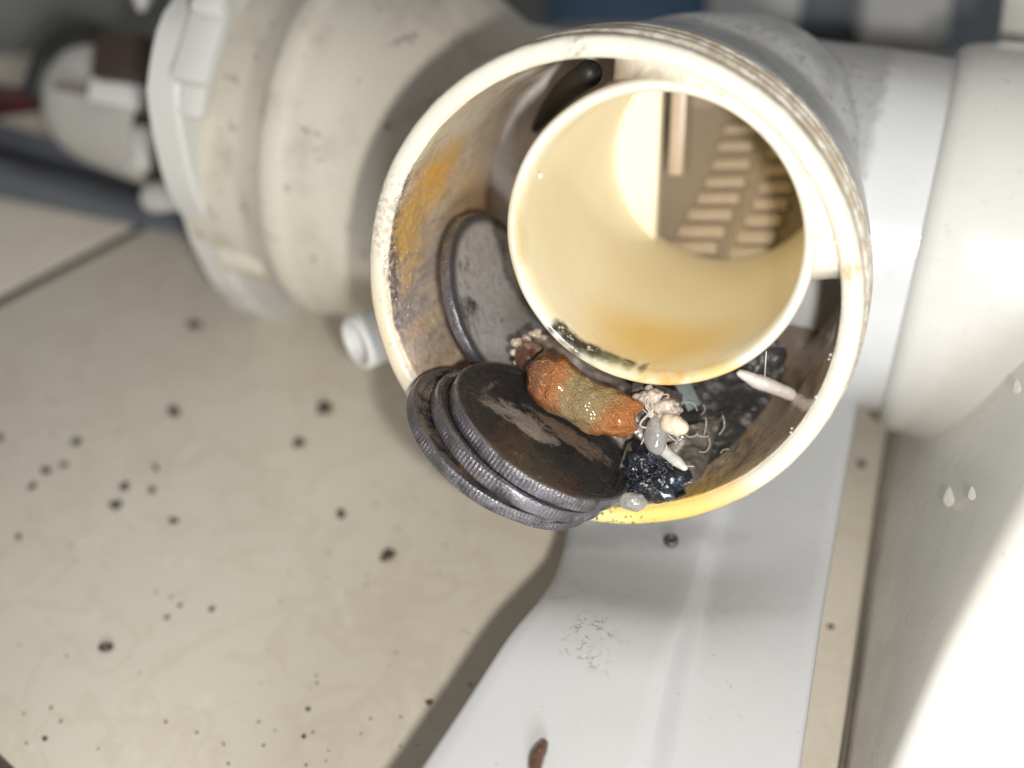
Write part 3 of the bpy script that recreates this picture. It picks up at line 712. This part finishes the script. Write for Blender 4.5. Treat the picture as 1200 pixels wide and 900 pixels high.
for nm, px, py, z0, L, r in (('screw_boss', 268, 292, 0, 8, 3.4), ):
    h = plane_hit(px, py, z0, PF); fr = PF.copy(); fr[:3, 3] = app(PF, h)
    V, Fc = lathe(rounded([(0, L), (r - .5, L), (r, L - .6), (r + .5, 0), (0, 0)], .5), 32); mk(nm, V, Fc, M['motor'], fr, br, False, True, 40)
# pegs to the left of the plate
V, Fc = tube([P(182, 232, 238), P(222, 228, 231)], 2.9, 20, 4); mk('peg', V, Fc, M['bracket'], None, br)
V, Fc = tube([P(163, 190, 244), P(166, 160, 244)], 2.7, 20, 4); mk('peg', V, Fc, M['cap'], None, br)
# connector cap behind the plate
ca, cb = P(118, 118, 262), P(215, 150, 246)
cfr = frame(ca, cb - ca, (0, 1, 0)); L = np.linalg.norm(cb - ca)
V, Fc = lathe(dense(rounded([(0, -11.5), (7, -10.5), (12.2, -5), (13.2, 2), (13.2, L)], 4), 1.2), 64)
V = [(p[0] * 1.02, p[1] * .9, p[2]) for p in V]
cap = mk('connector_cap', V, Fc, M['cap'], cfr, pump)
V, Fc = box(1.5, 0, 0, 1.6, 5, 13, .3)
def onfront(px, py, d, sx, sy, sz, name, mat, parent, rot=-10, bev=.5):
    fr = frame(P(px, py, d), (0, 0, 1), (math.cos(math.radians(rot)), math.sin(math.radians(rot)), 0))
    V, Fc = box(0, 0, 0, sx, sy, sz, bev); return mk(name, V, Fc, mat, fr, parent, False, True, 40)
onfront(138, 112, 238, 10, 4.6, 4.5, 'latch_window', M['bracket'], cap)
onfront(100, 106, 242, 12, 1.5, 3, 'latch_groove', M['speckgrey'], cap)
onfront(148, 72, 238, 10.5, 9.5, 9, 'plug', M['plug'], pump, -6, 1.5)
V, Fc = tube([P(45, 105, 262), P(62, 62, 260), P(95, 42, 256), P(130, 50, 254), P(160, 58, 252)], [3.2, 3.2, 3, 2.6, 2.4], 16); mk('dark_hole', V, Fc, M['black'], None, pump)  # black tube put in for the dark hole round the cap
V, Fc = tube([P(158, -60, 238), P(166, -10, 236), P(166, 8, 235)], [2.6, 2.2, 1.0], 16); mk('pointed_pin', V, Fc, M['cap'], None, pump)
# drain spout stub beside the tube
sp0, sp1 = P(416, 404, 186), P(470, 380, 190)
sfr = frame(sp0, sp0 - sp1 , (0, 1, 0))
V, Fc = lathe(rounded([(4.2, -12), (4.3, -.4), (3.8, 0), (3.3, 0), (2.9, -.4), (2.7, -2.5), (2.6, -9), (0, -9.2)], .5), 40); mk('drain_spout', V, Fc, M['bracket'], sfr, pump, False, True, 60)
wv = tube([P(-60, 85, 285), P(-10, 110, 280), P(30, 115, 272), P(70, 112, 268)], 2.6, 14)
o = mk('cable', *wv, M['wire']); tag(o, 'dark red cable running into the connector at the far left', 'cable')
wv = tube([P(-60, 150, 288), P(-10, 132, 284), P(40, 124, 276), P(75, 120, 270)], 1.6, 14)
o = mk('cable', *wv, M['wire']); tag(o, 'thinner dark red cable below the thick one at the connector', 'cable')

# ------------------------------------------------------------------ coins
def coin_mesh(r, th, teeth=96, seed=0, flat=False):
    n = teeth * 4; V = []
    ed = [(r - 1.5, th / 2 - .28), (r - 1.25, th / 2 - .02), (r - .45, th / 2), (r - .12, th / 2 - .1), (r, th / 2 - .35), (r, 0), (r, -th / 2 + .35), (r - .12, -th / 2 + .1), (r - .45, -th / 2), (r - 1.25, -th / 2 + .02), (r - 1.5, -th / 2 + .28)]
    inn = [(k * (r - 1.5), th / 2 - .28) for k in (.0001, .1, .2, .3, .4, .5, .6, .68, .76, .83, .89, .92, .95, .98)]
    if flat: inn = [(k * (r - 1.5), th / 2 - .05) for k in (.0001, .2, .4, .6, .75, .9)]; ed[0] = (r - 1.5, th / 2 - .05); ed[-1] = (r - 1.5, -th / 2 + .05)
    prof = inn + ed + [(a, -b) for a, b in reversed(inn)]
    for i in range(n):
        a = 2 * PI * i / n; gr = (.12 if i % 4 in (1, 2) else 0)
        for rr_, z in prof:
            q = rr_ - (gr * max(.15, min(1, .75 + 1.3 * fbm((r * math.cos(a), r * math.sin(a), 0), 5, seed + 9, 2))) if abs(rr_ - r) < .01 else 0)
            p = np.array([q * math.cos(a), q * math.sin(a), z])
            k = .05 * fbm(p, 3.5, seed, 3) * (1 if abs(z) > th / 2 - .3 else 0)
            if rr_ < r - 1.4: k += ((.0 if flat else .22) * min(.7, max(0, fbm(p * np.array([1, 1.3, 1]), 3.6, seed + 5, 4) + .1)) * min(1, max(0, (r - 2.6 - rr_) / 1.2)) + ((.09 if flat is False and i % 12 < 7 else 0) if abs(rr_ - .95 * (r - 1.5)) < .02 else 0)) * (1 if z > 0 else 0)
            V.append((p[0], p[1], z + k))
    m = len(prof); Fc = [(i * m + k, ((i + 1) % n) * m + k, ((i + 1) % n) * m + k + 1, i * m + k + 1) for i in range(n) for k in range(m - 1)]
    return V, Fc
def coin(px, py, d, nrm, r, th, mat, label, seed, major=None, group=None):
    fr = frame(P(px, py, d), nrm, major if major is not None else (.83, -.56, 0))
    V, Fc = coin_mesh(r, th, 150, seed, seed == 5)
    o = mk('coin', V, Fc, mat, fr, None, False, True, 35); tag(o, label, 'coin', 'corroded coins stuck in the filter tube'); return o
sn = math.sin(math.radians(64)); nrm = np.array([.56 * sn, .83 * sn, math.cos(math.radians(64))])
TOPC = P(639, 502, 152.5)
def cpx(o): v = TOPC + o; return 600 + v[0] / -v[2] * F_PX, 450 - v[1] / -v[2] * F_PX, -v[2]
mj = np.array([.83, -.56, 0.]); kk = np.cross(nrm, mj)
coin(*cpx(nrm * -1.0), nrm, 12.6, 2.0, mat_coin(1, streaks=True), 'black corroded coin on top of the coin stack, its face streaked grey and brown', 1)
coin(*cpx(nrm * -3.0 - mj * 1.2 - kk * .5), nrm + mj * .02, 12.9, 1.9, mat_coin(2, br=(.22, .15, .10)), 'dark coin with shiny reeded edge, second from the top of the stack', 2)
coin(*cpx(nrm * -5.2 - mj * 3.6 - kk * .4), nrm + mj * .04 - kk * .03, 12.9, 1.8, mat_coin(3, b=(.16, .13, .11), br=(.34, .18, .06), rc=(12.9, 12.0)), 'brown stained coin sticking out furthest left, third in the stack', 3)
coin(*cpx(nrm * -6.5 - mj * 1.6 + kk * 1.0), nrm, 12.5, 1.4, mat_coin(4, b=(.06, .055, .05)), 'black coin lowest in the stack, only its edge showing above the yellow rim', 4)
coin(584, 354, 168, (.83, .22, .50), 12.4, 1.6, mat_coin(5, (.045, .045, .05), (.55, .52, .50), br=(.20, .18, .17), lo=.36, rc=(11.6, 10.2)), 'grey coin standing on edge against the tube wall behind the stack', 5, (.25, -.95, 0))

# ------------------------------------------------------------------ debris in the tube
def capsule(p, q, r0, r1, rm, seed, amp=.06):
    pts = [p + (q - p) * t for t in (0, .33, .66, 1)]; V, Fc = tube(pts, [r0, rm, rm * .98, r1], 56, 14)
    c = (p + q) / 2; fr = frame(c, np.array([0, 0, 1.]), q - p); out = []
    for v in V:
        u = inv(fr, v); u = u * (1 + amp * fbm(u, 2.4, seed, 4) + .012 * fbm(u, .7, seed, 2)); out.append(u)
    return out, Fc, fr
V, Fc, fr = capsule(P(645, 444, 153), P(724, 489, 150.6), 3.2, 2.7, 3.1, 4, .17)
V = [np.array([v[0], v[1] + .018 * v[0] ** 2 - .5, v[2]]) * (1 + .05 * fbm(v, 4, 21, 2)) for v in V]
o = mk('rusty_pellet', V, Fc, M['rust'], fr); tag(o, 'wet orange and olive bean shaped pellet resting on the coins under the inner tube', 'pellet')
# sludge lying in the bottom of the annulus
def sludge_patch(name, poly, zoff, mat, amp, wl, seed, n=46):
    """bumpy mat draped inside the tube: rows between two pixel curves (near the wall .. under the inner tube)"""
    a, b = poly; A = crom([P(*p) for p in a], 22); Bq = crom([P(*p) for p in b], 22); rows = []
    m = len(A)
    for i in range(m):
        row = []
        for k in range(n):
            t = k / (n - 1); p = A[i] * (1 - t) + Bq[i] * t; ed = min(1, 6 * min(t, 1 - t)) * min(1, 6 * min(i / (m - 1), 1 - i / (m - 1)))
            h = amp * fbm(p, wl, seed, 5) + amp * .5
            row.append(p + np.array([0, .55, .83]) * h * (.15 + .85 * ed))
        rows.append(row)
    top = rows; V, Fc = loft(top); N = len(V); V2 = V + [p + np.array([.3, -.8, -1.5]) for p in V]; w_ = n
    bd = [k for k in range(w_)] + [i * w_ + w_ - 1 for i in range(1, m)] + [(m - 1) * w_ + k for k in range(w_ - 2, -1, -1)] + [i * w_ for i in range(m - 2, 0, -1)]
    Fc = Fc + [[i + N for i in reversed(f)] for f in Fc] + [(bd[i], bd[(i + 1) % len(bd)], bd[(i + 1) % len(bd)] + N, bd[i] + N) for i in range(len(bd))]
    return mk(name, V2, Fc, mat)
o = sludge_patch('sludge', ([(690, 590, 157), (755, 590, 157), (815, 560, 158), (858, 520, 161), (905, 470, 168)], [(690, 440, 172), (760, 440, 172), (820, 440, 172), (870, 430, 176), (900, 405, 180)]), 0, M['sludge'], 1.1, 4.2, 3, 90)
tag(o, 'black wet sludge lining the bottom of the filter tube', 'sludge', kind='stuff')
o = sludge_patch('slime', ([(560, 470, 166), (600, 470, 165), (650, 480, 164), (700, 520, 160), (740, 560, 157)], [(575, 380, 176), (610, 385, 174), (660, 400, 170), (720, 440, 168), (770, 470, 165)]), 0, M['slime'], 1.2, 4, 8)
tag(o, 'brown grey slime packed behind the coins', 'slime', kind='stuff')
M['film'] = mat_sludge('film', (.05, .045, .04), (.16, .145, .125), (.36, .33, .29), .3, 1.)
o = sludge_patch('slime', ([(712, 588, 153.6), (745, 592, 153.6), (785, 584, 154.2), (822, 560, 155.6)], [(735, 520, 156.5), (765, 505, 158), (800, 500, 160), (845, 490, 163)]), 0, M['film'], .9, 2.6, 21, 60)
tag(o, 'grey brown wet slime matting the fibres and slivers together above the yellow rim', 'slime', kind='stuff')
o = sludge_patch('slime', ([(735, 500, 153), (760, 520, 152.6), (790, 512, 153)], [(742, 448, 156), (768, 450, 156), (800, 462, 158)]), 0, M['film'], .8, 2.2, 25, 50)
tag(o, 'grey slime holding the lint clump and jelly drop under the inner tube', 'slime', kind='stuff')
# blue black fibre knot
def knot(name, c, R, turns, r, mat, seed, n=70):
    rr = random.Random(seed); pts = []
    for i in range(n):
        t = i / n * 2 * PI * turns; k = 1 + .5 * mn.noise(Vector((i * .17, seed, 0)))
        pts.append(c + np.array([R[0] * k * math.cos(t), R[1] * k * math.sin(t), R[2] * math.sin(t * 1.7 + seed)]) + np.array([rr.uniform(-.25, .25) for _ in range(3)]))
    V, Fc = tube(pts, [r * rr.uniform(.6, 1.3) for _ in pts], 8, 3); return V, Fc
parts = [lump(P(768, 566, 153.6), (3.4, 2.1, 1.5), sub=5, amp=.55, wl=1.5, seed=2, oct=5), lump(P(752, 543, 153.4), (1.6, 2.3, 1.2), sub=4, amp=.5, wl=1.2, seed=6, oct=4), lump(P(788, 585, 153.6), (2.2, 1.1, .9), sub=4, amp=.5, wl=1.1, seed=9, oct=4)]
for q_ in range(9): parts.append(knot('k', P(764 + rnd.gauss(0, 9), 558 + rnd.gauss(0, 11), 152.2), (rnd.uniform(1.2, 2.6), rnd.uniform(.8, 1.8), .5), rnd.uniform(.7, 1.3), rnd.uniform(.07, .15), None, 30 + q_, 34))
o = mk('fibre_knot', *join(*parts), M['bluefibre']); tag(o, 'soggy blue black knot of fibres at the right end of the coin stack', 'fibre knot')
o = mk('jelly_blob', *join(lump(P(770, 510, 151.2), (1.5, 2.5, 1.2), sub=4, amp=.2, wl=2.6, seed=4, oct=2)), M['jelly']); tag(o, 'translucent grey jelly drop hanging beside the orange pellet', 'jelly')
lr = random.Random(3); pl = []
for i in range(26):
    u = lr.random(); x, y = 756 + 30 * u + lr.gauss(0, 4), 460 + 26 * u + lr.gauss(0, 5); r = lr.uniform(.45, 1.05)
    pl.append(lump(P(x, y, 152.6 - 1.3 * u + lr.gauss(0, .3)), (r, r * .8, r), sub=3, amp=.5, wl=.8, seed=i))
o = mk('lint_clump', *join(*pl), M['lint']); tag(o, 'cream clump of wet lint hanging under the inner tube rim', 'lint')
V, Fc, fr = capsule(P(786, 496, 150), P(801, 501, 149.3), 1.15, 1.0, 1.2, 6, .22); st_ = [tube([P(758 + lr.gauss(0, 8), 462 + lr.gauss(0, 5), 152), P(765 + lr.gauss(0, 8), 476 + lr.gauss(0, 5), 151.3), P(772 + lr.gauss(0, 10), 490 + lr.gauss(0, 8), 151), P(778 + lr.gauss(0, 14), 506 + lr.gauss(0, 12), 151.5)], lr.uniform(.06, .16), 6, 5) for i in range(14)]
for i in range(13):
    x0, y0 = lr.uniform(735, 850), lr.uniform(470, 575); a0 = lr.uniform(0, 6.3); L0 = lr.uniform(10, 26); c0 = lr.uniform(-1.6, 1.6); dd = 152.2 + (575 - y0) * .05 + max(0, x0 - 790) * .05
    st_.append(tube([P(x0 + L0 * k * math.cos(a0 + k * c0), y0 + L0 * k * math.sin(a0 + k * c0), dd) for k in (0, .4, .75, 1)], lr.uniform(.04, .08), 6, 5))
o = mk('lint_strings', *join(*st_), M['lint']); tag(o, 'pale stringy fibres trailing down from the cream lint clump', 'lint', kind='stuff')
o = mk('wax_nub', V, Fc, M['wax'], fr); tag(o, 'pale yellow stub poking out of the lint clump', 'stub')
V, Fc, fr = capsule(P(779, 529, 152), P(802, 548, 150), .75, .42, .7, 8, .08); o = mk('white_sliver', V, Fc, M['chip'], fr); tag(o, 'thin off white sliver pointing down from the jelly drop', 'sliver')
V, Fc, fr = capsule(P(868, 438, 158), P(926, 462, 158), .5, .8, .95, 9, .15); o = mk('pale_stick', V, Fc, M['pearl'], fr); tag(o, 'pale shiny stick lying between the inner tube and the right wall', 'stick')
def sliver(name, pts, r, mat): return mk(name, *tube([P(*p) for p in pts], r, 10, 8), mat)
o = sliver('hair', [(906, 526, 157.4), (901, 512, 157.2), (906, 502, 157.2), (918, 498, 157.6), (928, 502, 158)], .09, M['hair']); tag(o, 'short curled pale hair on the brown tube wall', 'hair')
o = sliver('hair', [(898, 412, 153), (897, 428, 153.4), (896, 444, 156)], .06, M['hair']); tag(o, 'straight fine hair hanging over the pale stick', 'hair')
V, Fc = box(0, 0, 0, 2.2, 4.0, .4, .12); V = [np.array(v) + np.array([0, 0, .25 * math.sin(v[1] * .8)]) for v in V]; fr = frame(P(806, 462, 163), (.3, .3, 1), (.86, .5, 0)); o = mk('teal_scrap', V, Fc, M['teal'], fr); tag(o, 'flat grey green scrap leaning behind the lint clump', 'scrap')
for i, (x, y, r) in enumerate(((606, 402, .75), (617, 396, .6), (628, 391, .8), (601, 413, .55), (607, 424, .5), (637, 396, .5), (621, 405, .5))):
    o = mk('crumb', *lump(P(x, y, 158.5), (r, r * .8, r), sub=3, amp=.6, wl=.7, seed=i), M['crumb']); tag(o, 'small pale crumb lodged between standing coin and orange pellet', 'crumb', 'pale crumbs above the pellet')
o = mk('dark_lump', *lump(P(895, 425, 166), (3.4, 2.6, 2), sub=4, amp=.35, wl=2.4, seed=12), M['sludge']); tag(o, 'dark grey lump in the gap behind the pale stick', 'lump')
o = mk('dark_lump', *lump(P(622, 422, 158), (1.9, 2.3, 2), sub=4, amp=.25, wl=2.4, seed=14), M['brown']); tag(o, 'dark brown lump tucked behind the left end of the orange pellet', 'lump')
o = mk('jelly_blob', *lump(P(743, 588, 152), (1.6, 1.1, 1), sub=4, amp=.3, wl=1.4, seed=15), M['jelly']); tag(o, 'clear jelly smear on the rim below the blue fibre knot', 'jelly')
# ------------------------------------------------------------------ specks on floor and rail, droplets
def speck(px, py, r, mat, z=0., asp=1., seed=0, name='dirt_speck'):
    r *= .85; c = to_cam(FL(px, py, z) + np.array([0, 0, r * .25])); a = seed * 1.7
    R = CR.T @ np.array([[math.cos(a), -math.sin(a), 0], [math.sin(a), math.cos(a), 0], [0, 0, 1]])
    return mk(name, *lump(c, (r * asp, r, r * .5), R, 3, .6, r * .9, seed, 4), mat)
for i, (x, y, r, l) in enumerate(((137, 593, .95, 'black dirt speck, the nearer of the touching pair on the tile'), (146, 571, .85, 'dark dirt speck, the farther of the touching pair on the tile'),
        (227, 383, 1.3, 'blurred dark speck on the tile below the motor bracket'), (380, 479, 1.5, 'grey speck on the tile below the drain spout'), (351, 520, 1.1, 'speck in front of the grey one below the spout'),
        (204, 483, 1.15, 'lone dark speck on the tile left of the spout'), (453, 653, 1.2, 'round grey speck on the tile left of the rail step'), (400, 603, .9, 'small dark speck on the tile below the coin stack'))):
    o = speck(x, y, r, M['speck'], 0, 1.25, i); tag(o, l, 'speck', 'dirt specks on the tiles')
for i, (x, y, r) in enumerate(((54, 552, .75), (38, 571, .7), (75, 545, .65), (22, 630, .55), (204, 611, .7), (90, 519, .9), (178, 575, .7), (183, 549, .6), (0, 514, .7), (53, 866, .36), (196, 724, .4), (211, 710, .35), (248, 714, .45), (361, 831, .4), (356, 863, .35), (973, 735, .5), (1010, 545, .8), (502, 823, .5))):
    o = speck(x, y, r, M['speck'], 0, 1.2, i + 20); tag(o, 'tiny dark speck of dirt scattered on the beige tile', 'speck', 'tiny specks scattered on the tiles')
sp = []
for i in range(120):
    x, y = rnd.uniform(-10, 560), rnd.uniform(440, 900); r = rnd.uniform(.10, .24)
    c = to_cam(FL(x, y) + np.array([0, 0, r * .3])); sp.append(lump(c, (r * 1.2, r, r), None, 1, .3, r, i))
o = mk('fine_dust', *join(*sp), M['speckgrey']); tag(o, 'fine dust grains sprinkled over the beige tiles', 'dust', kind='stuff')
# hollow seed husk on the tile
fr = frame(to_cam(FL(125, 761) + np.array([0, 0, .5])), CR.T @ np.array([0, 0, 1.]), (1, .15, 0))
V, Fc = lathe([(.55 + .28 * math.cos(a), .3 * math.sin(a)) for a in np.linspace(0, 2 * PI, 13)[:-1]], 32, True); V = [(p[0] * 1.35, p[1] * .95, p[2]) for p in V]
o = mk('seed_husk', V, Fc, M['speck'], fr); tag(o, 'small dark ring shaped husk on the bare tile lower left', 'husk')
fr = frame(to_cam(FL(786, 638, 19.0) + np.array([0, 0, .5])), CR.T @ np.array([0, 0, 1.]), (1, .15, 0))
V, Fc = lathe(rounded([(0, .35), (.35, .4), (.6, .75), (.95, .6), (1.1, 0), (.6, -.5), (0, -.5)], .2), 32); V = [tuple(np.array(p) * (1 + .1 * fbm(p, .8, 3))) for p in V]
o = mk('dark_bead', V, Fc, M['dirt'], fr); tag(o, 'round black bead lying on the white rail under the tube', 'bead')
wp = [to_cam(FL(x, y, 27) + np.array([0, 0, z])) for x, y, z in ((637, 876, .7), (633, 884, .8), (629, 893, .75), (627, 905, .7), (628, 918, .6))]
V, Fc = tube(wp, [.55, .8, .85, .75, .4], 16, 6); V = [np.array(v) * (1 + .0012 * fbm(v, .6, 4)) for v in V]
o = mk('brown_husk', V, Fc, M['brown']); tag(o, 'brown grub like husk lying on the near end of the white rail', 'husk')
# water beads on the tube
def drop(p, nrm, r, flat=.55, long_=1.):
    fr = frame(p, nrm, (0, 1, 0)); bm = bmesh.new(); bmesh.ops.create_icosphere(bm, subdivisions=2, radius=1)
    V = [app(fr, (v.co.x * r * long_, v.co.y * r, v.co.z * r * flat)) for v in bm.verts]; Fc = [[v.index for v in f.verts] for f in bm.faces]; bm.free(); return V, Fc
dl = []
for i in range(60):
    a = rnd.uniform(-.6, 1.1) if i < 30 else rnd.uniform(2.7, 3.9); rr_ = rnd.uniform(26.8, 28.6); z = .02
    dl.append(drop(app(TF, (rr_ * math.cos(a), rr_ * math.sin(a), z)), TF[:3, 2], rnd.uniform(.08, .3)))
for i in range(28):
    x, y = rnd.uniform(450, 560), rnd.uniform(280, 420); h = wall_hit(x, y, 26.3); dl.append(drop(app(TF, h), TF[:3, :3] @ np.array([-h[0], -h[1], 0]), rnd.uniform(.08, .2)))
for x, y in ((633, 206),): dl.append(drop(P(x, y, 147 if x in (633, 640) else 158), (-.2, -.2, 1), .4))
o = mk('water_beads', *join(*dl), M['water']); tag(o, 'tiny water beads clinging to the tube rim and slimy wall', 'water', kind='stuff')

for i, (x, y, r) in enumerate(((1112, 585, .85), (1139, 580, .55), (1192, 455, .6))):
    k = 1 - (y - 300) / 1500; dp = {1112: 160, 1139: 155, 1192: 152}[x]
    # drop sits on the casing: find the surface under that pixel
    me = panel.data; best = min(me.vertices, key=lambda v: (lambda c: abs(600 + c[0] / -c[2] * F_PX - x) + abs(450 - c[1] / -c[2] * F_PX - y))(to_cam(np.array(panel.matrix_basis @ v.co) * 1000)))
    pc = to_cam(np.array(panel.matrix_basis @ best.co) * 1000); p = P(x, y, -pc[2])
    fr = frame(p, (-.75, .05, .65), (0, 1, 0)); bm = bmesh.new(); bmesh.ops.create_icosphere(bm, subdivisions=3, radius=1)
    V = [(v.co.x * r * (1.9 if v.co.x > 0 else 1.2), v.co.y * r * (1 - .45 * max(0, v.co.x)), v.co.z * r * .4) for v in bm.verts]; Fc = [[v.index for v in f.verts] for f in bm.faces]; bm.free()
    o = mk('water_drop', V, Fc, M['water'], fr); tag(o, ('large water drop running down the white casing panel below the flange', 'smaller water drop just beside the large one on the casing panel', 'water drop high on the casing panel close to the flange')[i], 'water drop', 'water drops on the casing panel')
